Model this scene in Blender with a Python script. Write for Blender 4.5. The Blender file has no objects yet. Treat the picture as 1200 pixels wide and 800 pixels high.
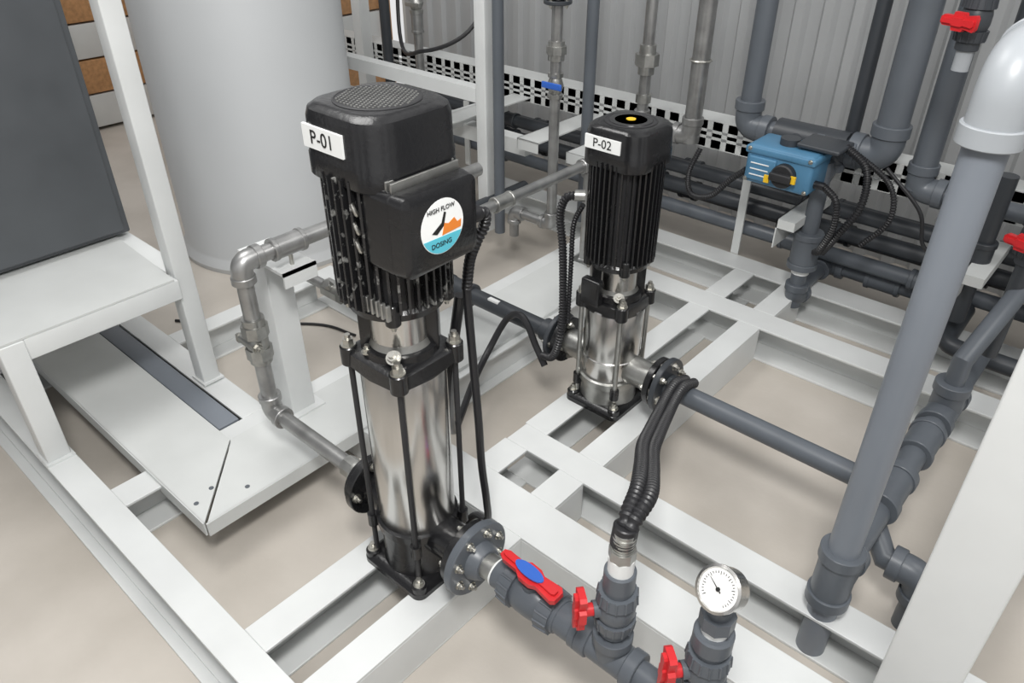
import bpy, bmesh, math, random
from mathutils import Vector, Matrix, Quaternion
random.seed(4)
V=Vector
# ------------------------------------------------------------------ materials
def mat(name,col,rough=.5,metal=0,var=.08,scale=12,bump=0.0,bscale=60,spec=.5,col2=None,stretch=None,coat=0,ramp=(.3,.65)):
    m=bpy.data.materials.new(name);m.use_nodes=True
    nt=m.node_tree;n=nt.nodes;l=nt.links;b=n["Principled BSDF"]
    tc=n.new("ShaderNodeTexCoord");mp=n.new("ShaderNodeMapping");l.new(tc.outputs["Object"],mp.inputs[0])
    if stretch: mp.inputs["Scale"].default_value=stretch
    nz=n.new("ShaderNodeTexNoise");nz.inputs["Scale"].default_value=scale;nz.inputs["Detail"].default_value=6
    l.new(mp.outputs[0],nz.inputs["Vector"])
    cr=n.new("ShaderNodeValToRGB");c=V(col)
    c2=V(col2) if col2 else c*(1-var*2)
    cr.color_ramp.elements[0].position=ramp[0];cr.color_ramp.elements[1].position=ramp[1]
    cr.color_ramp.elements[0].color=(*c2,1);cr.color_ramp.elements[1].color=(*c,1)
    l.new(nz.outputs["Fac"],cr.inputs[0]);l.new(cr.outputs[0],b.inputs["Base Color"])
    b.inputs["Metallic"].default_value=metal;b.inputs["Roughness"].default_value=rough
    mr=n.new("ShaderNodeMapRange");mr.inputs["To Min"].default_value=max(.03,rough-.08);mr.inputs["To Max"].default_value=min(1,rough+.12)
    l.new(nz.outputs["Fac"],mr.inputs["Value"]);l.new(mr.outputs[0],b.inputs["Roughness"])
    b.inputs["Specular IOR Level"].default_value=spec
    if coat: b.inputs["Coat Weight"].default_value=coat
    if bump:
        n2=n.new("ShaderNodeTexNoise");n2.inputs["Scale"].default_value=bscale;l.new(mp.outputs[0],n2.inputs["Vector"])
        bp=n.new("ShaderNodeBump");bp.inputs["Strength"].default_value=bump;bp.inputs["Distance"].default_value=.002
        l.new(n2.outputs["Fac"],bp.inputs["Height"]);l.new(bp.outputs[0],b.inputs["Normal"])
    return m
WHITE=mat("painted_steel_white",(.66,.675,.67),.36,var=.05,scale=5)
WHITE2=mat("painted_steel_offwhite",(.61,.625,.615),.4,var=.06,scale=4)
FLOOR=mat("concrete_floor",(.54,.50,.45),.6,var=.06,scale=2.6,bump=.15,bscale=90,col2=(.41,.375,.33))
TANK=mat("tank_plastic",(.50,.515,.525),.45,var=.03,scale=2)
CAB=mat("cabinet_grey",(.085,.092,.10),.45,var=.05)
BLACK=mat("black_paint",(.010,.010,.011),.24,var=.1,bump=.25,bscale=120,spec=.6)
FIN=mat("worn_black_fins_painted_glints",(.012,.012,.013),.26,var=.1,scale=60,bump=.25,bscale=120,spec=.7,col2=(.22,.22,.21),ramp=(.33,.42))  # grey noise patches: silver scuffs plus reflection speckles painted into the colour
BLACKM=mat("black_matte",(.02,.02,.022),.5,var=.1)
RUB=mat("black_rubber",(.015,.015,.017),.38,var=.1)
STEEL=mat("brushed_stainless",(.64,.63,.61),.2,metal=1,var=.06,scale=30,stretch=(1,1,.06),bump=.05,bscale=200)
STEEL2=mat("steel_fitting",(.47,.47,.45),.34,metal=.9,var=.16,scale=25,bump=.2,bscale=90)
GALV=mat("galvanised_steel_pipe",(.40,.40,.395),.33,metal=.8,var=.14,scale=20)
BOLT=mat("bolt_zinc",(.55,.54,.5),.35,metal=1,var=.1)
PVC=mat("pvc_dark_grey",(.105,.118,.135),.36,var=.06,scale=8)
PVCD=mat("pvc_charcoal",(.04,.045,.052),.4,var=.06,scale=8)
PVCL=mat("pvc_light_grey",(.19,.21,.24),.35,var=.04,scale=6)
PVCE=mat("pvc_pale_elbow",(.34,.36,.38),.35,var=.04,scale=6)
RED=mat("red_plastic",(.62,.02,.025),.35,var=.06)
BLUE=mat("blue_enamel",(.075,.205,.34),.4,var=.06)
BLUE2=mat("blue_plastic",(.03,.12,.5),.35,var=.03)
YEL=mat("yellow_plastic",(.8,.5,.02),.4,var=.03)
LAB=mat("label_white",(.82,.83,.82),.45,var=.02)
INK=mat("label_ink",(.01,.01,.01),.5,var=0)
ORG=mat("orange_print",(.75,.22,.03),.5,var=.05)
CYAN=mat("cyan_print",(.1,.5,.62),.5,var=.05)
WOOD=mat("pine_wood",(.50,.27,.12),.6,var=.15,scale=6,stretch=(1,8,8))
WALLM=mat("corrugated_sheet",(.46,.47,.475),.45,metal=.15,var=.04,scale=3)
PLAST=mat("plaster_wall",(.6,.6,.58),.8,var=.03,scale=3)
GLASS=mat("dial_white",(.8,.8,.78),.2,var=.02,coat=.6)
# ------------------------------------------------------------------ builder
def fillet(pts,rad,n=7):
    pts=[V(p) for p in pts];out=[pts[0]]
    for i in range(1,len(pts)-1):
        a,b,c=pts[i-1],pts[i],pts[i+1]
        d1=(a-b);d2=(c-b);r=min(rad,d1.length*.49,d2.length*.49)
        if d1.angle(d2)>math.radians(178): out.append(b);continue
        p1=b+d1.normalized()*r;p2=b+d2.normalized()*r
        for k in range(n+1):
            t=k/n;out.append(p1*(1-t)**2+b*2*t*(1-t)+p2*t*t)
    out.append(pts[-1]);return out
def spline(pts,n=10):
    pts=[V(p) for p in pts];P=[pts[0]*2-pts[1]]+pts+[pts[-1]*2-pts[-2]];out=[]
    for i in range(1,len(P)-2):
        for k in range(n):
            t=k/n;a,b,c,d=P[i-1],P[i],P[i+1],P[i+2]
            out.append(.5*((2*b)+(c-a)*t+(2*a-5*b+4*c-d)*t*t+(3*b-a-3*c+d)*t**3))
    out.append(pts[-1]);return out
def resample(pts,step):
    out=[pts[0].copy()];acc=0
    for a,b in zip(pts,pts[1:]):
        L=(b-a).length;
        if L<1e-9: continue
        pos=step-acc
        while pos<=L:
            out.append(a.lerp(b,pos/L));pos+=step
        acc=L-(pos-step)
    return out
class G:
    def __init__(s,name,loc=(0,0,0)):
        s.name=name;s.bm=bmesh.new();s.mats=[];s.loc=V(loc);s.kids=[]
    def mi(s,m):
        if m not in s.mats: s.mats.append(m)
        return s.mats.index(m)
    def add(s,t,m,M=None):
        if M is not None: t.transform(M)
        i=s.mi(m)
        for f in t.faces: f.material_index=i
        me=bpy.data.meshes.new("t");t.to_mesh(me);t.free();s.bm.from_mesh(me);bpy.data.meshes.remove(me)
    def box(s,lo,hi,m,bev=0,M=None):
        t=bmesh.new();lo=V(lo);hi=V(hi);bmesh.ops.create_cube(t,size=1)
        d=hi-lo;c=(hi+lo)/2
        t.transform(Matrix.Translation(c)@Matrix.Diagonal((d.x,d.y,d.z,1)))
        if bev: bmesh.ops.bevel(t,geom=t.edges[:],offset=bev,segments=3,affect='EDGES',profile=.5)
        s.add(t,m,M)
    def lathe(s,o,ax,prof,m,seg=36):
        o=V(o);q=V(ax).normalized().to_track_quat('Z','Y')
        t=bmesh.new();rings=[]
        for h,r in prof:
            if r<1e-6: rings.append([t.verts.new(o+q@V((0,0,h)))])
            else: rings.append([t.verts.new(o+q@V((r*math.cos(2*math.pi*(k+.5)/seg),r*math.sin(2*math.pi*(k+.5)/seg),h))) for k in range(seg)])
        for a,b in zip(rings,rings[1:]):
            for k in range(seg):
                k2=(k+1)%seg
                if len(a)==1 and len(b)==1: continue
                if len(a)==1: t.faces.new((a[0],b[k],b[k2]))
                elif len(b)==1: t.faces.new((a[k],a[k2],b[0]))
                else: t.faces.new((a[k],a[k2],b[k2],b[k]))
        if len(rings[0])>1: t.faces.new(rings[0][::-1])
        if len(rings[-1])>1: t.faces.new(rings[-1])
        bmesh.ops.recalc_face_normals(t,faces=t.faces[:])
        s.add(t,m)
    def cyl(s,a,b,r,m,seg=32,r2=None,c=0.0):
        a=V(a);b=V(b);L=(b-a).length;r2=r if r2 is None else r2
        if c: pr=[(0,r-c),(c,r),(L-c,r2),(L,r2-c)]
        else: pr=[(0,r),(L,r2)]
        s.lathe(a,b-a,pr,m,seg)
    def sweep(s,pts,r,m,seg=20):
        t=bmesh.new();pts=[V(p) for p in pts]
        q=[pts[0]]
        for p in pts[1:]:
            if (p-q[-1]).length>1e-5: q.append(p)
        pts=q;n=len(pts);rs=r if isinstance(r,list) else [r]*n
        tang=[(pts[min(i+1,n-1)]-pts[max(i-1,0)]).normalized() for i in range(n)]
        u=tang[0].orthogonal().normalized();rings=[]
        for i in range(n):
            if i: u=(u-tang[i]*u.dot(tang[i])).normalized()
            w=tang[i].cross(u)
            rings.append([t.verts.new(pts[i]+(u*math.cos(2*math.pi*k/seg)+w*math.sin(2*math.pi*k/seg))*rs[i%len(rs)]) for k in range(seg)])
        for a,b in zip(rings,rings[1:]):
            for k in range(seg):
                k2=(k+1)%seg;t.faces.new((a[k],a[k2],b[k2],b[k]))
        t.faces.new(rings[0][::-1]);t.faces.new(rings[-1])
        s.add(t,m)
    def hose(s,pts,r,m,pitch=.008):
        p=resample(spline(pts,14),pitch/4)
        s.sweep(p,[r*(1,1,.78,.78)[i%4] for i in range(len(p))],m,seg=14)
    def cable(s,pts,r,m): s.sweep(spline(pts,10),r,m,seg=10)
    def prism(s,poly,h,m,M,bev=0):
        t=bmesh.new();a=[t.verts.new((x,y,0)) for x,y in poly];b=[t.verts.new((x,y,h)) for x,y in poly]
        t.faces.new(a[::-1]);t.faces.new(b);n=len(poly)
        for i in range(n):
            j=(i+1)%n;t.faces.new((a[i],a[j],b[j],b[i]))
        bmesh.ops.recalc_face_normals(t,faces=t.faces[:])
        s.add(t,m,M)
    def bolt(s,p,ax,r,m=None,h=None,wash=True):
        m=m or BOLT;p=V(p);ax=V(ax).normalized();h=h or r*1.1
        if wash: s.cyl(p,p+ax*r*.25,r*1.35,m,seg=16)
        s.cyl(p+ax*r*.25,p+ax*h,r,m,seg=6)
        s.cyl(p+ax*h,p+ax*(h+r*.8),r*.55,m,seg=10)
    def done(s,angle=35,bev=0):
        me=bpy.data.meshes.new(s.name);
        for v in s.bm.verts: v.co-=s.loc
        s.bm.to_mesh(me);s.bm.free()
        for m in s.mats: me.materials.append(m)
        me.polygons.foreach_set("use_smooth",[True]*len(me.polygons))
        me.set_sharp_from_angle(angle=math.radians(angle))
        o=bpy.data.objects.new(s.name,me);bpy.context.collection.objects.link(o);o.location=s.loc
        for k in s.kids:
            k.parent=o;k.location=V(k.location)-s.loc
        if bev:
            b=o.modifiers.new("bev","BEVEL");b.width=bev;b.segments=2;b.limit_method='ANGLE';b.angle_limit=math.radians(50)
        return o
    def text(s,body,loc,rot,size,m,name="lettering"):
        cu=bpy.data.curves.new(name,"FONT");cu.body=body;cu.size=size;cu.align_x='CENTER';cu.align_y='CENTER';cu.extrude=.0003
        cu.materials.append(m);o=bpy.data.objects.new(name,cu);bpy.context.collection.objects.link(o)
        o.location=loc;o.rotation_euler=rot;s.kids.append(o)
def rsq(w,r,n=7,wy=None):
    wy=wy or w;out=[]
    for cx,cy,a0 in ((w-r,wy-r,0),(-w+r,wy-r,90),(-w+r,-wy+r,180),(w-r,-wy+r,270)):
        for k in range(n+1):
            a=math.radians(a0+90*k/n);out.append((cx+r*math.cos(a),cy+r*math.sin(a)))
    return out
def loft(g,layers,m,M):   # layers: (z, poly)
    t=bmesh.new();R=[[t.verts.new((x,y,z)) for x,y in p] for z,p in layers];n=len(R[0])
    for a,b in zip(R,R[1:]):
        for k in range(n): t.faces.new((a[k],a[(k+1)%n],b[(k+1)%n],b[k]))
    t.faces.new(R[0][::-1]);t.faces.new(R[-1]);g.add(t,m,M)
T=Matrix.Translation
def flange(g,p,ax,r,th,m,n=4,br=.007,bm_=None,rb=None):
    p=V(p);ax=V(ax).normalized();g.cyl(p,p+ax*th,r,m,seg=40,c=.002)
    u=ax.orthogonal().normalized();w=ax.cross(u)
    for k in range(n):
        a=2*math.pi*(k+.5)/n
        q=p+(u*math.cos(a)+w*math.sin(a))*(rb or r*.76)
        g.bolt(q+ax*th,ax,br,bm_);g.bolt(q,-ax,br,bm_)
def elbow(g,p,d1,d2,r,m,L=None,k=1.28,collar=True):
    p=V(p);d1=V(d1).normalized();d2=V(d2).normalized();L=L or r*2.6
    a=p+d1*L;b=p+d2*L
    g.sweep(fillet([a,p,b],L*.75,12),r*k,m,seg=32)
    if collar:
        for q,d in ((a,d1),(b,d2)): g.cyl(q-d*r*.9,q+d*.001,r*k*1.13,m,c=.0015)
def tee(g,p,d,dn,r,m,L=None,k=1.28):
    p=V(p);d=V(d).normalized();dn=V(dn).normalized();L=L or r*2.4
    g.cyl(p-d*L,p+d*L,r*k,m);g.cyl(p,p+dn*L,r*k,m)
    for e in (d,-d,dn): g.cyl(p+e*(L-r*.9),p+e*(L+.001),r*k*1.13,m,c=.0015)
def coupling(g,p,d,r,m,L=None,k=1.3):
    p=V(p);d=V(d).normalized();L=L or r*2
    g.cyl(p-d*L,p+d*L,r*k,m,c=.002);
    for e in (-1,1): g.cyl(p+d*(e*L*.97)-d*r*.3,p+d*(e*L*.97)+d*r*.3,r*k*1.1,m,c=.0015)
def handle(g,base,out,along,L,m,cap=None):
    """wing-shaped ball-valve lever: stem, hub, tapered blade"""
    base=V(base);out=V(out).normalized();along=V(along);along=(along-out*along.dot(out)).normalized();side=out.cross(along)
    M=Matrix((along,side,out)).transposed().to_4x4();M.translation=base
    g.cyl(base-out*.012,base+out*.012,.011,m,seg=20)
    h=L/2;poly=[(-h,.006),(-h*.85,.011),(-h*.35,.011),(-.012,.019),(.012,.019),(h*.35,.013),(h*.9,.017),(h,.011),(h,-.011),(h*.9,-.017),(h*.35,-.013),(.012,-.019),(-.012,-.019),(-h*.35,-.011),(-h*.85,-.011),(-h,-.006)]
    g.prism(poly,.012,m,M@T((0,0,.006)))
    g.prism([(x*.92,y*.45) for x,y in poly],.016,m,M@T((0,0,.008)))
    if cap: g.prism([(math.cos(i*math.pi/10)*L*.24,math.sin(i*math.pi/10)*.012) for i in range(20)],.003,cap,M@T((0,0,.0235)))
def uvalve(g,p,d,r,out,m=PVC,L=.06,hl=.085,cap=None,along=None,hm=RED):
    p=V(p);d=V(d).normalized();out=V(out).normalized()
    g.lathe(p-d*L*.5,d,[(0,r*1.5),(L*.12,r*1.66),(L*.3,r*1.78),(L*.7,r*1.78),(L*.88,r*1.66),(L,r*1.5)],m)
    for e in (-1,1):
        a=p+d*e*L*.46;b=p+d*e*(L*.46+r*1.25)
        g.cyl(a,b,r*1.9,m,seg=28,r2=r*1.75)
        for k in range(14):
            u=d.orthogonal().normalized();w=d.cross(u);an=2*math.pi*k/14
            q=(u*math.cos(an)+w*math.sin(an))*r*1.88
            g.cyl(a+q,b+q*.94,r*.11,m,seg=6)
        g.cyl(b,b+d*e*r*1.1,r*1.38,m,c=.0015)
    g.cyl(p,p+out*r*2.2,r*.8,m)
    handle(g,p+out*(r*2.2+.008),out,along if along else d,hl,hm,cap)
def channel(g,a,b,axis,w,z0,z1,open_,m,t=.008):
    lo,hi=w
    def bx(p0,p1,q0,q1,r0,r1):
        if axis=='x': g.box((p0,q0,r0),(p1,q1,r1),m)
        else: g.box((q0,p0,r0),(q1,p1,r1),m)
    bx(a,b,lo,hi,z1-t,z1);bx(a,b,lo,hi,z0,z0+t)
    if open_<0: bx(a,b,hi-t,hi,z0+t,z1-t)
    else: bx(a,b,lo,lo+t,z0+t,z1-t)
FZ=-.12
# ------------------------------------------------------------------ room
g=G("floor");g.box((-9,-5,FZ-.1),(5,2.42,FZ),FLOOR);g.done()
g=G("wall_back")
t=bmesh.new();xs=[];x=-2.62
while x<3.5: xs+=[(x,0),(x+.045,0),(x+.06,.022),(x+.095,.022),(x+.11,0)];x+=.11
xs=[p for i,p in enumerate(xs) if i==0 or p[0]-xs[i-1][0]>1e-5]
vs=[(t.verts.new((px,2.34-py,FZ)),t.verts.new((px,2.34-py,2.3))) for px,py in xs]
for a,b in zip(vs,vs[1:]): t.faces.new((a[0],b[0],b[1],a[1]))
g.add(t,WALLM);g.box((-2.65,2.345,FZ),(3.5,2.4,2.3),PLAST);g.done(20)
g=G("wall_left");g.box((-7.1,-5,FZ),(-7,4.5,2.6),PLAST);g.done()
# ------------------------------------------------------------------ skid
g=G("steel_skid_frame")
channel(g,-2.4,1.25,'x',(-.43,-.36),FZ,0,-1,WHITE)
g.box((-2.4,-.455,FZ),(1.25,-.43,FZ+.008),WHITE)
for (w,o) in (((-.125,-.05),1),((.055,.13),-1)):
    for (a,b) in ((-.36,.18),(.30,.41),(.49,1.34),(1.44,1.66)): channel(g,a,b,'y',w,FZ,0,o,WHITE)
channel(g,-.6,1.25,'x',(.18,.30),FZ,0,1,WHITE);channel(g,-.12,1.25,'x',(.41,.49),FZ,0,-1,WHITE)
channel(g,-.6,1.25,'x',(1.34,1.44),FZ,0,-1,WHITE);channel(g,-1.4,1.6,'x',(1.66,1.76),FZ,0,-1,WHITE)
channel(g,-.36,1.66,'y',(-.71,-.63),FZ,-.004,1,WHITE)
channel(g,-.36,.18,'y',(1.0,1.08),FZ,0,1,WHITE);channel(g,.49,1.34,'y',(.88,.95),FZ,0,1,WHITE)
channel(g,.49,1.34,'y',(-.44,-.40),FZ,-.004,1,WHITE)
channel(g,-2.4,-.71,'x',(0.0,.07),FZ,-.004,-1,WHITE);channel(g,-1.25,-.71,'x',(.62,.70),FZ,-.004,-1,WHITE)
channel(g,-.36,.0,'y',(-1.5,-1.43),FZ,-.004,1,WHITE);channel(g,.07,.62,'y',(-1.25,-1.18),FZ,-.004,1,WHITE)
g.done(bev=.0015)
g=G("cover_plate")
g.prism([(-1.5,-.27),(-.43,-.27),(-.645,-.075),(-1.5,-.075)],.006,WHITE2,T((0,0,.002)))
g.prism([(-.425,-.265),(-.425,1.3),(-.645,1.3),(-.645,-.068)],.006,WHITE2,T((0,0,.002)))
g.box((-1.5,-.273,-.03),(-.43,-.269,.008),WHITE2);g.box((-.427,-.268,-.03),(-.422,1.3,.008),WHITE2)
for p in ((-.5,-.25),(-.52,-.2),(-.46,-.14)): g.cyl((p[0],p[1],.007),(p[0],p[1],.009),.006,PVC,seg=12)
g.done()
g=G("grey_bar");g.box((-1.7,-.066,-.05),(-.72,-.006,-.006),PVCL,bev=.002);g.done()  # plain grey bar lying alongside the beam
# ------------------------------------------------------------------ stand + cabinet
g=G("equipment_stand")
for p,h,w in (((-.93,-.395),.345,.028),((-.945,.035),1.9,.025),((-2.1,-.395),.345,.028),((-2.1,.035),.345,.028)):
    g.box((p[0]-w,p[1]-w,0),(p[0]+w,p[1]+w,h),WHITE,bev=.003)
    g.box((p[0]-w-.01,p[1]-w-.006,0),(p[0]+w+.01,p[1]+w+.006,.006),WHITE)
g.box((-.955,-.367,.29),(-.905,.01,.345),WHITE,bev=.002)
g.box((-2.07,-.42,.29),(-.958,-.37,.345),WHITE,bev=.002);g.box((-2.07,.01,.29),(-.975,.06,.345),WHITE,bev=.002)
g.prism([(-2.1,-.42),(-.905,-.42),(-.905,.0),(-2.1,.06)],.005,WHITE2,T((0,0,.346)))
g.done()
g=G("control_cabinet");g.box((-1.85,-1.0,.36),(-1.25,.055,1.5),CAB,bev=.006);g.box((-1.248,-.99,.375),(-1.235,.035,1.49),CAB,bev=.004)
g.cyl((-1.236,-.93,.9),(-1.22,-.93,.9),.012,BLACK);g.done()
# ------------------------------------------------------------------ tank
g=G("storage_tank")
g.lathe((-1.84,.86,FZ),(0,0,1),[(0,.385),(.02,.39),(.05,.375),(.06,.37),(1.35,.37),(1.4,.36),(1.47,.27),(1.5,.12),(1.5,.0)],TANK,seg=96)
g.cyl((-1.84,.86,FZ+1.5),(-1.84,.86,FZ+1.54),.1,TANK,seg=40);g.done()
g=G("floor_cable");g.cable([(-1.5,.2,FZ+.006),(-1.3,.35,FZ+.006),(-1.1,.52,FZ+.006),(-.95,.56,FZ+.006)],.005,RUB)
g.done()
# ------------------------------------------------------------------ crates in background
for i,(x,y,w,h) in enumerate(((-4.3,.9,1.0,.75),(-3.3,2.0,.7,1.1))):
    g=G("wooden_crate")
    for k in range(4):
        z=FZ+.02+k*h/4
        g.box((x-w/2,y-.5,z),(x+w/2,y+.5,z+h/4-.01),(WHITE2,WOOD)[(k+i)%2],bev=.004)
    for sx in (-1,1):
        for sy in (-1,0,1): g.box((x+sx*w/2-.02,y+sy*.46-.03,FZ),(x+sx*w/2+.02,y+sy*.46+.03,FZ+h),WOOD)
    for sx in (-1,0,1): g.box((x+sx*(w/2-.04)-.04,y-.52,FZ),(x+sx*(w/2-.04)+.04,y-.49,FZ+h),WOOD)
    g.done()
# ------------------------------------------------------------------ pumps
def pump(name,cx,cy,P):
    g=G(name,(cx,cy,0));c=V((cx,cy,0));M=T(c)
    zb0,zb1=P['barrel'];zk0,zk1=P['brk'];zm0,zm1=P['motor'];zc1=P['top'];R=P['R'];w=P['w'];RM=P['RM'];pz=P['port'];fr=P['fr']
    wf=P['wf']
    loft(g,[(0,rsq(wf+.008,.02)),(.012,rsq(wf+.008,.02)),(.02,rsq(wf+.002,.022)),(.024,rsq(wf-.006,.03))],BLACK,M)
    for sx in (-1,1):
        for sy in (-1,1):
            q=c+V((sx*(wf-.01),sy*(wf-.01),0))
            g.cyl(q+V((0,0,.0)),q+V((0,0,.03)),.016,BLACK,c=.003);g.bolt(q+V((0,0,.03)),(0,0,1),.009)
    cast=P['cast']
    g.lathe(c+V((0,0,.02)),(0,0,1),[(0,R*1.02),(.012,R*.98),(zb0-.035,R*.98),(zb0-.03,R*1.08),(zb0-.012,R*1.08),(zb0-.01,R*1.02),(zb0-.005,R*.9)],cast,seg=48)
    for s in (-1,1):
        g.lathe(c+V((s*R*.5,0,pz)),(s,0,0),[(0,fr*.62),(R*.75,fr*.6),(P['fx']-R*.5-.006,fr*.55)],cast,seg=36)
        a=c+V((s*(P['fx']-.008),0,pz));flange(g,a,(s,0,0),fr,.018,BLACK,4,.008)
    zz=zb1-zb0
    pr=[(0,R*.97),(.004,R)]
    if P.get('ribs'):
        pr+=[(zz*.28,R),(zz*.29,R*1.03),(zz*.33,R*1.03),(zz*.34,R)]
    pr+=[(zz-.004,R),(zz,R*.97)]
    g.lathe(c+V((0,0,zb0)),(0,0,1),pr,STEEL,seg=72)
    for sx in (-1,1):
        for sy in (-1,1):
            q=c+V((sx*(w-.024),sy*(w-.024),0))
            g.cyl(q+V((0,0,.02)),q+V((0,0,zk1+.005)),P['rod'],BLACKM if not P.get('ribs') else STEEL2,seg=14)
            g.cyl(q+V((0,0,zb0-.03)),q+V((0,0,zb0)),P['rod']*2.0,BLACK,seg=16)
            g.cyl(q+V((0,0,zk0-.004)),q+V((0,0,zk1+.002)),.016,BLACK,c=.002)
            g.bolt(q+V((0,0,zk1+.002)),(0,0,1),.010,BOLT,h=.014)
    loft(g,[(zk0-.006,rsq(R,R*.98)),(zk0,rsq(w-.012,.03)),(zk1-.008,rsq(w-.014,.03)),(zk1,rsq(w-.026,.03))],BLACK,M)
    hs=zm0-zk1
    g.lathe(c+V((0,0,zk1)),(0,0,1),[(0,.062),(.012,.058),(hs*.3,.05),(hs,.05)],STEEL2,seg=40)
    g.lathe(c+V((0,0,zk1+.012)),(0,0,1),[(0,.0525),(hs*.7,.0525)],STEEL,seg=40)
    g.lathe(c+V((0,0,zk1-.002)),(0,0,1),[(0,.068),(.014,.066),(.018,.052)],BLACK,seg=40)
    for a in P['cols']:
        Mr=M@Matrix.Rotation(math.radians(a),4,'Z')
        g.box((.043,-.021,zk1),(.068,.021,zm0),BLACK,bev=.003,M=Mr)
    g.lathe(c+V((0,0,zm0-.022)),(0,0,1),[(0,.058),(.006,RM*.84),(.018,RM*.86),(.024,RM*.8)],BLACK,seg=44)
    g.cyl(c+V((.03,-.035,zk1)),c+V((.045,-.055,zk1+.018)),.011,STEEL2,seg=16);g.bolt(c+V((.045,-.055,zk1+.018)),(.3,-.5,.8),.010)
    g.bolt(c+V((-.02,-.06,zk1+.004)),(0,0,1),.008)
    rc=RM*.83
    g.lathe(c+V((0,0,zm0)),(0,0,1),[(0,rc*.96),(.01,rc),(zm1-zm0,rc)],BLACKM,seg=48)
    n=40
    for k in range(n):
        a=2*math.pi*k/n
        Mr=M@Matrix.Rotation(a,4,'Z')
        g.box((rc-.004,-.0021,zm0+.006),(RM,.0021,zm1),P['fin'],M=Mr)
    for a in (-135,-45,45,135):
        u=V((math.cos(math.radians(a)),math.sin(math.radians(a)),0))
        g.cyl(c+u*(RM*.86)+V((0,0,zm0-.02)),c+u*(RM*.86)+V((0,0,zm0+.02)),.013,BLACK,seg=16,c=.002)
        g.bolt(c+u*(RM*.86)+V((0,0,zm0-.018)),(0,0,-1),.007)
    cw=P['cw'];cr=cw*.52
    loft(g,[(zm1-.012,rsq(cw*.985,cr)),(zm1-.01,rsq(cw,cr)),(zm1+.02,rsq(cw,cr)),(zm1+.024,rsq(cw*.985,cr)),(zc1-.02,rsq(cw*.975,cr)),(zc1-.008,rsq(cw*.94,cr*.97)),(zc1-.002,rsq(cw*.86,cr*.93)),(zc1,rsq(cw*.76,cr*.85))],BLACK,M)
    g.lathe(c+V((0,0,zc1-.001)),(0,0,1),[(0,cw*.72),(.002,cw*.72),(.003,cw*.69),(.002,cw*.68)],BLACKM,seg=48)
    if P['grid']:
        for i in range(-9,10):
            for j in range(-10,11):
                x=i*.0078+(j%2)*.0039;y=j*.0068
                if x*x+y*y<(cw*.66)**2: g.cyl(c+V((x,y,zc1+.001)),c+V((x,y,zc1+.0025)),.0018,STEEL2,seg=8)
    else:
        for k in range(1,6): 
            g.lathe(c+V((0,0,zc1+.001)),(0,0,1),[(0,cw*.11*k+.004),(.0015,cw*.11*k+.003),(.0016,cw*.11*k)],BLACK,seg=40)
        g.cyl(c+V((0,0,zc1)),c+V((0,0,zc1+.004)),.011,YEL,seg=20)
    return g
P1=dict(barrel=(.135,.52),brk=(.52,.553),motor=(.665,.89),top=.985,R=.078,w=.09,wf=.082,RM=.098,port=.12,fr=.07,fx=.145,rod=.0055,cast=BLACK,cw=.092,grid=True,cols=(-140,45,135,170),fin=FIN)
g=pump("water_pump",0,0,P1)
loftM=T((.022,-.005,.82))@Matrix.Rotation(math.radians(90),4,'Y')
loft(g,[(0,rsq(.066,.014,wy=.078)),(.075,rsq(.066,.014,wy=.078)),(.08,rsq(.064,.014,wy=.076)),(.082,rsq(.066,.014,wy=.078)),(.104,rsq(.064,.016,wy=.075)),(.11,rsq(.055,.016,wy=.066))],BLACK,loftM)
for k in range(9):
    g.box((.012+k*.0105,-.072,.884),(.0165+k*.0105,.062,.899),STEEL2,bev=.001)
for k in range(3): g.sweep(spline([(.03,-.083,.79+.03*k-.01),(.04,-.091,.79+.03*k-.008),(.036,-.093,.79+.03*k+.004),(.024,-.086,.79+.03*k+.006)],5),.003,BOLT,seg=8)
for k in range(5): g.box((.03+k*.012,-.088,.672),(.035+k*.012,-.080,.70),STEEL2,bev=.001)
Ms=Matrix(((0,0,1,.1322),(1,0,0,-.008),(0,1,0,.824),(0,0,0,1)))
circ=[(math.cos(a*math.pi/20)*.043,math.sin(a*math.pi/20)*.043) for a in range(40)]
g.prism(circ,.0006,LAB,Ms)
g.prism([(math.cos(math.radians(a))*.042,math.sin(math.radians(a))*.042) for a in range(200,341,8)],.0010,CYAN,Ms)
g.prism([(-.002,-.014),(.037,-.012),(.038,.000),(.03,-.002),(.024,.007),(.012,.001),(.004,.004)],.0012,ORG,Ms)
g.prism([(-.022,-.006),(-.002,.006),(.004,.022),(.008,.02),(.002,.0),(-.012,-.01)],.0012,INK,Ms)
g.text("HIGH FLOW",(.1336,-.010,.852),(math.pi/2,0,math.pi/2),.010,INK)
g.text("DOSING",(.1336,-.012,.797),(math.pi/2,0,math.pi/2),.011,INK)
def plabel(g,x,y,z,w,h,s,body):
    g.box((x-w/2,y-.0012,z-h/2),(x+w/2,y+.004,z+h/2),LAB)
    g.text(body,(x,y-.0018,z),(math.pi/2,0,0),s,INK,"pump_number")
plabel(g,-.018,-.0925,.940,.092,.034,.03,"P-01")
g.done()
g=G("pump_power_cable")
g.cyl((.1,.078,.80),(.1,.10,.80),.014,RUB,seg=14)
g.hose([(.1,.09,.80),(.1,.115,.795),(.095,.12,.77),(.085,.11,.74),(.07,.108,.70),(.06,.108,.64)],.010,RUB)
g.cable([(.06,.107,.65),(.07,.107,.5),(.085,.102,.36),(.09,.102,.25),(.095,.108,.15),(.075,.13,.06),(.02,.15,.02),(-.01,.15,-.03),(-.01,.15,-.11)],.008,RUB)
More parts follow.
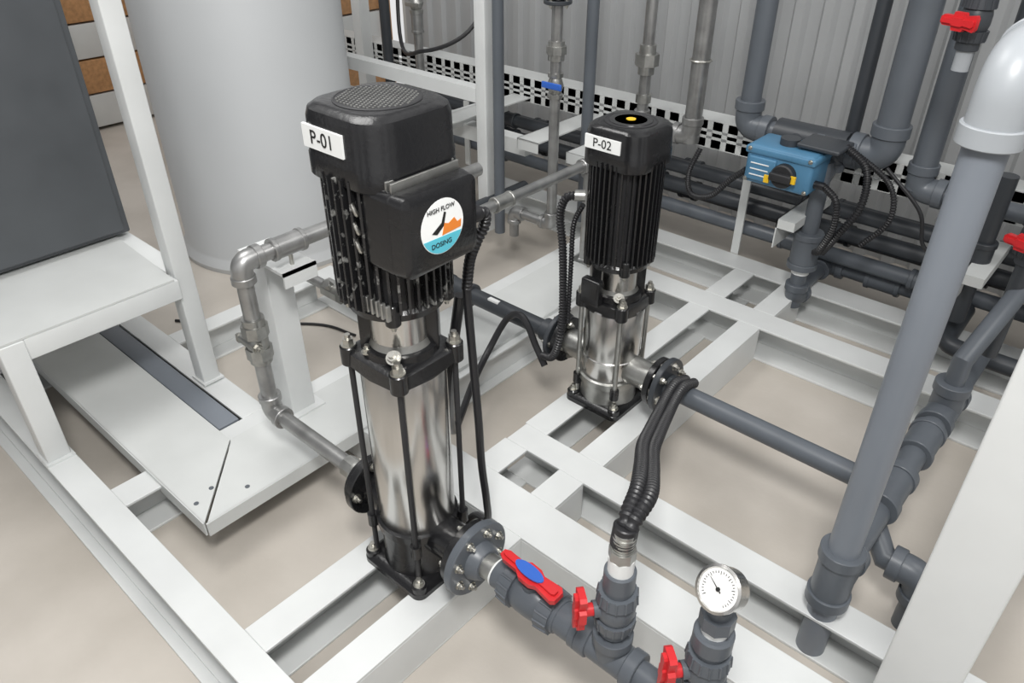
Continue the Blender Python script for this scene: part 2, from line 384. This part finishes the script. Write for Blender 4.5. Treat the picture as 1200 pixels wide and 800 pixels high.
g.cable([(.04,.11,.62),(.0,.11,.4),(-.2,.3,.05),(-.33,.5,.02),(-.38,.62,.05),(-.36,.68,.14),(-.30,.68,.17),(-.24,.67,.10),(-.2,.66,.06)],.010,RUB)
g.done()
P2=dict(barrel=(.085,.305),brk=(.305,.338),motor=(.44,.695),top=.775,R=.076,w=.085,wf=.078,RM=.088,port=.125,fr=.066,fx=.15,rod=.006,cast=STEEL2,cw=.083,grid=False,ribs=True,cols=(-135,45,135,100,-175),fin=BLACK)
g=pump("water_pump",-.03,.73,P2)
plabel(g,-.045,.73-.0835,.738,.095,.03,.028,"P-02")
g.box((-.075,.635,.33),(-.02,.66,.40),BLACK,bev=.006)
g.done()
g=G("pump_power_cable")
g.cyl((-.115,.69,.585),(-.135,.675,.585),.014,STEEL2,seg=14)
g.hose([(-.13,.677,.585),(-.155,.667,.575),(-.165,.66,.53),(-.15,.655,.45),(-.14,.65,.36),(-.13,.64,.27),(-.125,.625,.2),(-.15,.63,.13),(-.2,.65,.1)],.011,RUB)
g.hose([(-.12,.69,.56),(-.145,.69,.5),(-.14,.68,.4),(-.13,.665,.3),(-.12,.65,.24)],.007,RUB)
g.done()
# ------------------------------------------------------------------ P-01 inlet pipework (galvanised)
g=G("inlet_pipe_run");r=.019
g.cyl((-.165,0,.12),(-.20,0,.12),.03,STEEL2);flange(g,(-.157,0,.12),(-1,0,0),.062,.012,BLACK,4,.007)
g.sweep(fillet([(-.16,0,.12),(-.53,0,.12),(-.53,0,.53),(-.53,.75,.53)],.035),r,GALV)
g.cyl((-.20,0,.12),(-.235,0,.12),.025,STEEL2,seg=8)
elbow(g,(-.53,0,.12),(1,0,0),(0,0,1),r,GALV);elbow(g,(-.53,0,.53),(0,0,-1),(0,1,0),r,GALV)
for z in (.30,.36): g.cyl((-.53,0,z-.018),(-.53,0,z+.012),.031,STEEL2,seg=8)
g.cyl((-.53,0,.27),(-.53,0,.39),.026,STEEL2);g.cyl((-.565,-.02,.33),(-.495,-.02,.33),.012,STEEL2);g.bolt((-.497,-.02,.33),(1,0,0),.01);g.bolt((-.563,-.02,.33),(-1,0,0),.01)
coupling(g,(-.53,.12,.53),(0,1,0),r,GALV);coupling(g,(-.53,.42,.53),(0,1,0),r,GALV)
g.done()
g=G("pipe_support")
g.box((-.67,.09,.008),(-.60,.16,.47),WHITE,bev=.003);g.box((-.69,.07,.008),(-.58,.18,.014),WHITE)
g.box((-.69,.08,.47),(-.50,.17,.478),WHITE);g.box((-.505,.08,.44),(-.50,.17,.478),WHITE)
g.sweep([(-.53+.022*math.cos(a*math.pi/8),.125,.53+.022*math.sin(a*math.pi/8)) for a in range(17)],.003,BOLT,seg=6)
g.cyl((-.53,.125,.478),(-.53,.125,.512),.005,BOLT)
g.done()
g=G("steel_pipe_branch");r=.017
g.sweep([(-.53,.55,.40),(-.53,1.28,.40)],r,GALV);coupling(g,(-.53,.85,.40),(0,1,0),r,STEEL2);elbow(g,(-.53,1.28,.4),(0,-1,0),(0,0,-1),r,GALV)
g.sweep([(-.53,1.28,.4),(-.53,1.28,.05)],r,GALV);elbow(g,(-.53,.55,.4),(0,1,0),(0,0,-1),r,GALV);g.sweep([(-.53,.55,.4),(-.53,.55,.01)],r,GALV)
g.sweep([(-1.1,.5,.09),(-.8,.5,.09),(-.53,.5,.09)],r,GALV);g.cyl((-.98,.5,.09),(-.9,.5,.09),.032,STEEL2,seg=8);g.cyl((-.94,.5,.09),(-.94,.47,.13),.014,STEEL2)
g.done()
g=G("inlet_pipe_run");r=.025
flange(g,(-.198,.73,.125),(-1,0,0),.07,.014,PVCD,4,.007)
g.cyl((-.2,.73,.125),(-.26,.73,.125),r*1.35,PVCD,c=.002);g.sweep([(-.2,.73,.125),(-1.0,.73,.125)],r,PVCD)
coupling(g,(-.60,.73,.125),(1,0,0),r,PVCD);elbow(g,(-1.0,.73,.125),(1,0,0),(0,1,0),r,PVCD);g.sweep([(-1.0,.73,.125),(-1.0,1.5,.125)],r,PVCD)
g.box((-.47,.715,.144),(-.43,.728,.151),LAB)
g.done()
# ------------------------------------------------------------------ P-01 outlet line
g=G("outlet_pipe_run");r=.024;z=.13
flange(g,(.157,0,.122),(1,0,0),.08,.018,PVC,8,.007,BOLT)
g.cyl((.175,0,.122),(.20,0,.124),r*1.75,PVC,r2=r*1.4,c=.002);g.cyl((.20,0,.125),(.24,0,.128),.026,STEEL2,seg=24);g.cyl((.225,0,.127),(.24,0,.127),.0285,LAB)
g.sweep([(.2,0,.125),(.3,0,z),(.95,0,z)],r,PVC)
uvalve(g,(.315,0,z),(1,0,0),r*.93,(0,-.15,1),PVC,L=.07,hl=.14,cap=BLUE2,along=(1,-.1,.2))
coupling(g,(.40,0,z),(1,0,0),r,PVC,L=.025)
tee(g,(.49,0,z),(1,0,0),(0,0,1),r,PVC);tee(g,(.655,0,z),(1,0,0),(0,0,1),r,PVC);coupling(g,(.78,0,z),(1,0,0),r,PVC)
elbow(g,(.95,0,z),(-1,0,0),(0,1,0),r,PVC);g.sweep([(.95,0,z),(.95,.3,z)],r,PVC)
q=.018
g.cyl((.49,0,z),(.49,0,.39),q,PVC);uvalve(g,(.49,0,.255),(0,0,1),q,(-.75,-.9,0),PVC,L=.045,hl=.085,along=(0,0,1))
g.cyl((.49,0,.305),(.49,0,.345),.026,PVC,c=.002);g.cyl((.49,0,.345),(.49,0,.375),.021,LAB);g.cyl((.49,0,.375),(.49,0,.395),.022,STEEL2,seg=8);g.cyl((.49,0,.395),(.49,0,.43),.017,STEEL2)
for k in range(5): g.cyl((.49,0,.396+k*.006),(.49,0,.399+k*.006),.0185,STEEL2)
x=.655
g.cyl((x,0,z),(x,0,.40),q,PVC);uvalve(g,(x,0,.255),(0,0,1),q,(-.75,-.85,0),PVC,L=.045,hl=.09,along=(0,0,1))
g.cyl((x,0,.31),(x,0,.345),.03,PVC,c=.003);g.cyl((x,0,.345),(x,0,.36),.02,LAB);g.cyl((x,0,.36),(x,0,.385),.026,PVC,seg=8);g.cyl((x,0,.385),(x,0,.405),.01,STEEL2,seg=6)
g.done()
g=G("pressure_gauge")
n=V((-.18,-.78,.6)).normalized();c=V((.655,-.003,.438))
g.lathe(c-n*.018,n,[(0,.026),(.003,.031),(.028,.031),(.031,.034),(.036,.034),(.0375,.030),(.034,.0285)],STEEL,seg=44)
g.cyl(c+n*.012,c+n*.0162,.029,GLASS,seg=40)
u=V((1,0,0));u=(u-n*u.dot(n)).normalized();w=n.cross(u)
for k in range(28):
    a=math.radians(225-k*10);d=u*math.cos(a)+w*math.sin(a);L=.005 if k%4==0 else .003
    g.cyl(c+n*.0165+d*.0245,c+n*.0165+d*(.0245-L),.0005,INK,seg=5)
d=u*math.cos(math.radians(150))+w*math.sin(math.radians(150))
g.cyl(c+n*.0175-d*.006,c+n*.0175+d*.02,.0009,INK,seg=6,r2=.0003);g.cyl(c+n*.0162,c+n*.0185,.003,INK,seg=14)
g.cyl((.655,0,.40),(.655,-.002,.412),.007,STEEL2,seg=6)
g.done()
g=G("corrugated_hose")
for ox,oz in ((0,0),(.023,.0)):
    g.hose([(.485+ox*.3,0,.415),(.480+ox*.6,.02,.445),(.458+ox,.08,.44),(.41+ox,.17,.395),(.343+ox,.29,.326),(.285+ox,.42,.255),(.24+ox,.53,.205),(.205+ox,.63,.18),(.188+ox,.70,.168),(.182+ox,.768,.140)],.0135,RUB,pitch=.011)
g.cyl((.488,0,.40),(.488,.006,.438),.02,RUB,seg=20,c=.002)
g.done()
# ------------------------------------------------------------------ P-02 outlet + manifold + riser
g=G("outlet_pipe_run");r=.026;z=.118
flange(g,(.137,.73,.125),(1,0,0),.074,.016,PVCD,6,.008)
g.cyl((.15,.73,.125),(.175,.73,.122),r*1.3,PVCD,c=.002);g.sweep([(.15,.73,.122),(.71,.73,z)],r,PVC)
tee(g,(.71,.73,z),(0,1,0),(-1,0,0),r*1.1,PVC)
g.done()
g=G("riser_pipe");r=.029;X=.71;Y=.44
g.sweep([(X,Y,FZ),(X,Y,1.0)],r,PVCL,seg=36)
g.sweep([(X,Y,.11),(X,1.45,.11)],r,PVC,seg=30)
tee(g,(X,Y,.11),(0,0,1),(0,1,0),r,PVC,L=.072)
coupling(g,(X,.95,.11),(0,1,0),r,PVC,L=.05)
tee(g,(X,1.12,.11),(0,1,0),(0,0,1),r,PVC,L=.085);g.sweep([(X,1.12,.11),(X,1.12,.26),(X+.05,1.35,.42),(X+.05,1.6,.42)],r*.8,PVC)
elbow(g,(X,Y,1.07),(0,0,-1),(0,1,0),r,PVCE,L=.105,k=1.26);g.sweep([(X,Y+.08,1.07),(X,1.5,1.07)],r,PVCL)
g.sweep([(X+.002,Y-.001,.2),(X+.002,Y+.04,.14)],.004,LAB,seg=6)
g.done()
g=G("drain_elbow");r=.026
g.sweep([(.84,.63,FZ),(.84,.63,.03)],r,PVC);elbow(g,(.84,.63,.03),(0,0,-1),(-1,0,0),r,PVC);g.sweep([(.84,.63,.03),(.76,.63,.03),(.71,.68,.06)],r,PVC)
g.done()
g=G("frame_post");g.box((.855,.10,FZ),(.945,.19,1.9),WHITE,bev=.004);g.box((.84,.085,FZ),(.96,.205,FZ+.01),WHITE);g.done()
# ------------------------------------------------------------------ back rack
g=G("perforated_cable_tray")
def tray(x0,x1,y,z0,z1):
    h=z1-z0
    for a,b in ((0,.32),(.43,.57),(.68,1)): g.box((x0,y,z0+a*h),(x1,y+.003,z0+b*h),WHITE2)
    x=x0
    while x<x1-.01:
        g.box((x,y,z0),(x+.038,y+.003,z1),WHITE2);x+=.06
    g.box((x0,y,z1),(x1,y+.10,z1+.003),WHITE2);g.box((x0,y,z0-.003),(x1,y+.10,z0),WHITE2)
tray(-2.7,1.6,1.79,.36,.455)
for x in (-1.25,-.85,-.62):
    ya=1.15 if x<-1 else 1.36
    g.box((x-.07,ya,.375),(x+.03,1.79,.38),WHITE2);g.box((x-.07,ya,.34),(x-.067,1.79,.38),WHITE2);g.box((x-.07,ya,.34),(x+.03,ya+.003,.38),WHITE2)
for x in (.08,.62):
    g.box((x-.03,1.5,.27),(x+.03,1.79,.30),WHITE2);g.box((x-.03,1.5,.20),(x-.026,1.79,.30),WHITE2)
g.done()
g=G("rack_frame")
g.box((-1.05,1.28,0),(-1.0,1.33,1.9),WHITE,bev=.003)
g.box((-2.3,1.72,0),(-2.24,1.78,1.5),WHITE);g.box((1.1,1.72,0),(1.16,1.78,1.6),WHITE)
g.box((-2.24,1.28,.50),(-1.05,1.33,.55),WHITE);g.box((-2.24,1.5,.25),(-1.0,1.56,.31),WHITE)
g.box((-1.4,1.33,.30),(-1.34,1.78,.355),WHITE)
g.done()
def vpipe(name,x,y,z0,z1,r,m,extras=()):
    g=G(name);g.sweep([(x,y,z0),(x,y,z1)],r,m)
    for e in extras:
        if e[0]=='c': coupling(g,(x,y,e[1]),(0,0,1),r,e[2] if len(e)>2 else m)
        if e[0]=='f': 
            flange(g,(x,y,e[1]),(0,0,1),r*2.6,.014,e[2],4,.006);flange(g,(x,y,e[1]+.022),(0,0,1),r*2.6,.014,e[2],4,.006)
        if e[0]=='v':
            g.lathe((x,y,e[1]-.04),(0,0,1),[(0,r*1.5),(.012,r*1.5),(.015,r*1.2),(.04,r*1.7),(.065,r*1.2),(.068,r*1.5),(.08,r*1.5)],STEEL2,seg=16)
            g.cyl((x,y,e[1]),(x,y-.045,e[1]),.006,STEEL2);g.box((x-.015,y-.052,e[1]-.009),(x+.075,y-.046,e[1]+.009),e[2],bev=.002)
        if e[0]=='r': uvalve(g,(x,y,e[1]),(0,0,1),r,(-.3,-1,0),PVCD,L=.05,hl=.08,along=(1,0,0))
    g.done()
vpipe("galvanised_pipe",-1.81,1.70,.1,1.6,.02,GALV,[('c',.62),('v',.7,STEEL2)])
vpipe("pvc_pipe",-2.03,1.70,.1,1.6,.024,PVCD,[('f',.36,PVCD)])
vpipe("pvc_pipe",-.955,1.30,.01,1.6,.02,PVC)
vpipe("pvc_pipe",-.78,1.6,.01,1.6,.022,PVC)
g=G("galvanised_pipe");r=.018
g.sweep(fillet([(-.70,1.3,1.6),(-.70,1.3,.12),(-1.0+.12,1.3,.12),(-.88,1.3,.02)],.03),r,GALV)
elbow(g,(-.70,1.3,.12),(0,0,1),(-1,0,0),r,GALV);elbow(g,(-.88,1.3,.12),(1,0,0),(0,0,-1),r,GALV)
g.cyl((-.7,1.3,.70),(-.7,1.3,.76),r*1.5,STEEL2);g.cyl((-.7,1.3,.72),(-.7,1.3,.745),r*1.9,STEEL2,seg=8)
flange(g,(-.7,1.3,.87),(0,0,1),.045,.012,PVCD,4,.006);flange(g,(-.7,1.3,.89),(0,0,1),.045,.012,PVCD,4,.006)
g.lathe((-.7,1.3,.58),(0,0,1),[(0,.026),(.012,.026),(.015,.02),(.04,.028),(.065,.02),(.068,.026),(.08,.026)],STEEL2,seg=16)
g.cyl((-.7,1.3,.62),(-.7,1.255,.63),.007,STEEL2);g.box((-.715,1.245,.622),(-.635,1.252,.642),BLUE2,bev=.002)
g.done()
g=G("galvanised_pipe");r=.02
g.sweep(fillet([(-.60,1.69,1.6),(-.60,1.69,.42),(-.39,1.69,.42)],.03),r,GALV);g.sweep([(-.39,1.69,.40),(-.39,1.69,1.6)],.03,GALV)
elbow(g,(-.60,1.69,.42),(0,0,1),(1,0,0),r,GALV);elbow(g,(-.39,1.69,.42),(-1,0,0),(0,0,1),.026,GALV)
g.cyl((-.6,1.69,.60),(-.6,1.69,.70),.029,STEEL2);g.cyl((-.6,1.69,.63),(-.6,1.69,.67),.043,STEEL2,seg=8);g.cyl((-.6,1.69,.50),(-.6,1.69,.53),.028,STEEL2)
g.sweep([(-.39+.034*math.cos(a*math.pi/8),1.69+.034*math.sin(a*math.pi/8),.68) for a in range(17)],.004,BOLT,seg=6)
g.done()
g=G("pvc_pipe_loop");r=.033
g.sweep(fillet([(-.19,1.69,1.6),(-.19,1.69,.50),(.26,1.69,.50),(.26,1.69,1.6)],.05),r,PVC,seg=26)
elbow(g,(-.19,1.69,.5),(0,0,1),(1,0,0),r,PVC);elbow(g,(.26,1.69,.5),(0,0,1),(-1,0,0),r*1.15,PVC)
g.cyl((.26,1.69,.56),(.26,1.69,1.6),.045,PVC)
g.cyl((-.08,1.69,.5),(.15,1.69,.5),r*1.5,PVCD,seg=16)
tee(g,(.125,1.66,.5),(1,0,0),(0,0,-1),.026,PVC)
r=.026
g.sweep(fillet([(.125,1.60,.48),(.125,1.60,-.02),(.125,1.6,-.03)],.01),r,PVC)
g.cyl((.125,1.66,.46),(.125,1.6,.42),r,PVC)
coupling(g,(.125,1.6,.18),(0,0,1),r*1.3,PVC,L=.055);g.cyl((.125,1.6,.095),(.125,1.6,.115),r*1.1,LAB)
elbow(g,(.125,1.6,.0),(0,0,1),(0,1,0),r,PVC,L=.055);g.sweep([(.125,1.6,.0+.03),(.125,1.85,.03)],r,PVC);elbow(g,(.125,1.85,.03),(0,-1,0),(1,0,0),r,PVC);g.sweep([(.125,1.85,.03),(.5,1.85,.03)],r,PVC)
coupling(g,(.33,1.85,.03),(1,0,0),r,PVC)
g.done()
g=G("valve_actuator");D=V((.03,0,.008))
def bx(a,b,m,bev=0): g.box(V(a)+D,V(b)+D,m,bev=bev)
bx((-.10,1.46,.40),(.11,1.60,.52),BLUE,.012);bx((-.105,1.455,.492),(.115,1.605,.515),BLUE,.006)
bx((-.088,1.452,.413),(-.0,1.465,.487),BLUE,.005)
g.cyl(V((.03,1.47,.45))+D,V((.03,1.435,.45))+D,.036,BLACKM,seg=28,c=.004);bx((-.004,1.42,.438),(.064,1.44,.462),BLACKM,.004)
bx((.06,1.428,.44),(.076,1.436,.462),YEL);bx((-.02,1.428,.425),(-.004,1.436,.447),YEL)
for k in range(3): bx((-.078,1.450,.43+k*.018),(-.02,1.4525,.433+k*.018),LAB)
for x in (-.09,.10):
    for zz in (.412,.508): g.bolt(V((x,1.456,zz))+D,(0,-1,0),.005)
bx((.03,1.5,.525),(.16,1.62,.54),PVCD,.006);g.cyl(V((0,1.53,.52))+D,V((0,1.53,.54))+D,.03,PVCD,seg=20)
g.cyl(V((.11,1.5,.43))+D,V((.14,1.5,.43))+D,.012,RUB);g.cyl(V((-.03,1.6,.47))+D,V((-.03,1.66,.49))+D,.03,PVCD)
g.done()
vpipe("pvc_pipe",.13,1.76,.5,1.6,.022,PVCD)
vpipe("pvc_pipe",.37,1.72,.42,1.6,.036,PVC)
vpipe("pvc_pipe",.50,1.74,.1,1.6,.03,PVCD,[('c',.5)])
vpipe("pvc_pipe",.60,1.62,.1,.55,.026,PVCD,[('c',.3)])
vpipe("pvc_pipe",.83,1.70,-.02,1.6,.04,PVCD,[('c',.5),('c',.2)])
vpipe("pvc_pipe",.47,1.30,.86,1.6,.018,PVCE,[('r',.97)])
vpipe("pvc_pipe",.74,1.30,.2,1.0,.02,PVCD,[('r',.70),('r',.53)])
g=G("pipe_bank")
for y,z,r,m,x0,x1 in ((1.83,.245,.026,PVCD,-2.2,1.6),(1.83,.17,.028,PVCD,-2.2,1.6),(1.80,.095,.026,PVC,-2.2,1.6),(1.93,.21,.026,PVCD,-2.2,1.6),(1.93,.12,.03,PVCD,-2.2,1.6),(1.9,.045,.02,PVC,-2.2,1.6)):
    g.sweep([(x0,y,z),(x1,y,z)],r,m)
    for x in (-1.4,-.62,.0,.45,.9): coupling(g,(x+y-1.8,y,z),(1,0,0),r,m,L=.03,k=1.2)
for x in (-1.6,-.9,-.2,.55,1.1):
    g.box((x,1.762,0),(x+.03,1.77,.30),WHITE2)
g.sweep(fillet([(.60,1.78,.06),(.60,1.56,.04),(1.6,1.56,.04)],.05),.027,PVCD);coupling(g,(.95,1.56,.04),(1,0,0),.027,PVCD,L=.03,k=1.2)
g.sweep(fillet([(.40,1.72,.42),(.62,1.72,.42),(.9,1.72,.42)],.04),.026,PVC);elbow(g,(.37,1.72,.42),(0,0,1),(1,0,0),.03,PVC)
g.done()
g=G("valve_cables")
g.hose([(-.30,1.60,.42),(-.31,1.56,.34),(-.27,1.52,.29),(-.19,1.5,.31),(-.13,1.5,.38),(-.08,1.5,.43)],.010,RUB)
g.hose([(.17,1.5,.438),(.22,1.48,.41),(.23,1.48,.33),(.2,1.5,.24),(.17,1.56,.2)],.011,RUB)
g.hose([(.18,1.58,.54),(.26,1.55,.50),(.28,1.52,.4),(.24,1.5,.3),(.2,1.53,.22)],.012,RUB)
g.hose([(.19,1.6,.53),(.33,1.56,.47),(.36,1.55,.37),(.3,1.55,.27)],.009,RUB)
g.cable([(.3,1.6,.5),(.42,1.6,.40),(.46,1.6,.3),(.55,1.62,.25)],.006,RUB)
g.cable([(-1.3,1.7,.95),(-1.27,1.5,.7),(-1.45,1.4,.6),(-1.7,1.5,.62),(-1.75,1.6,1.3)],.008,RUB)
g.done()
# ------------------------------------------------------------------ lights
def area(name,loc,tgt,size,power,col=(1,1,1)):
    l=bpy.data.lights.new(name,'AREA');l.size=size;l.energy=power;l.color=col
    o=bpy.data.objects.new(name,l);bpy.context.collection.objects.link(o);o.location=loc
    o.rotation_euler=(V(tgt)-V(loc)).to_track_quat('-Z','Y').to_euler()
area("added_overhead_light_1",(.9,-.75,2.3),(-.1,.5,0),.4,47,(1,.99,.97))  # flash-like key light added above the camera, not a fixture
area("added_overhead_light_2",(-1.2,.0,3.0),(-.8,.4,0),1.2,36,(1,.99,.97))  # broad area light added overhead for even lighting, no fixture modelled
area("added_overhead_light_3",(1.6,1.0,3.0),(.6,.9,0),1.2,20,(1,.99,.97))  # second broad overhead fill, added to light the right side
w=bpy.data.worlds.new("world");bpy.context.scene.world=w;w.use_nodes=True
nt=w.node_tree;bg=nt.nodes["Background"]
tc=nt.nodes.new("ShaderNodeTexCoord");mp=nt.nodes.new("ShaderNodeMapping");mp.inputs["Scale"].default_value=(1,1,.25)
nz=nt.nodes.new("ShaderNodeTexNoise");nz.inputs["Scale"].default_value=3.2;nz.inputs["Detail"].default_value=1
cr=nt.nodes.new("ShaderNodeValToRGB");cr.color_ramp.elements[0].position=.42;cr.color_ramp.elements[1].position=.58
cr.color_ramp.elements[0].color=(.22,.22,.23,1);cr.color_ramp.elements[1].color=(1.0,1.0,1.0,1)
nt.links.new(tc.outputs["Generated"],mp.inputs[0]);nt.links.new(mp.outputs[0],nz.inputs["Vector"]);nt.links.new(nz.outputs["Fac"],cr.inputs[0]);nt.links.new(cr.outputs[0],bg.inputs[0])
bg.inputs[1].default_value=.8
bpy.context.scene.view_settings.view_transform='Standard'
# ------------------------------------------------------------------ camera
Fv=V((-0.553,0.623,-0.553)).normalized()
cd=bpy.data.cameras.new("camera");c=bpy.data.objects.new("camera",cd);bpy.context.collection.objects.link(c)
c.location=(0.889,-0.706,1.3);c.rotation_euler=Fv.to_track_quat('-Z','Y').to_euler()
cd.lens=36*888/1200;cd.clip_start=.02;bpy.context.scene.camera=c
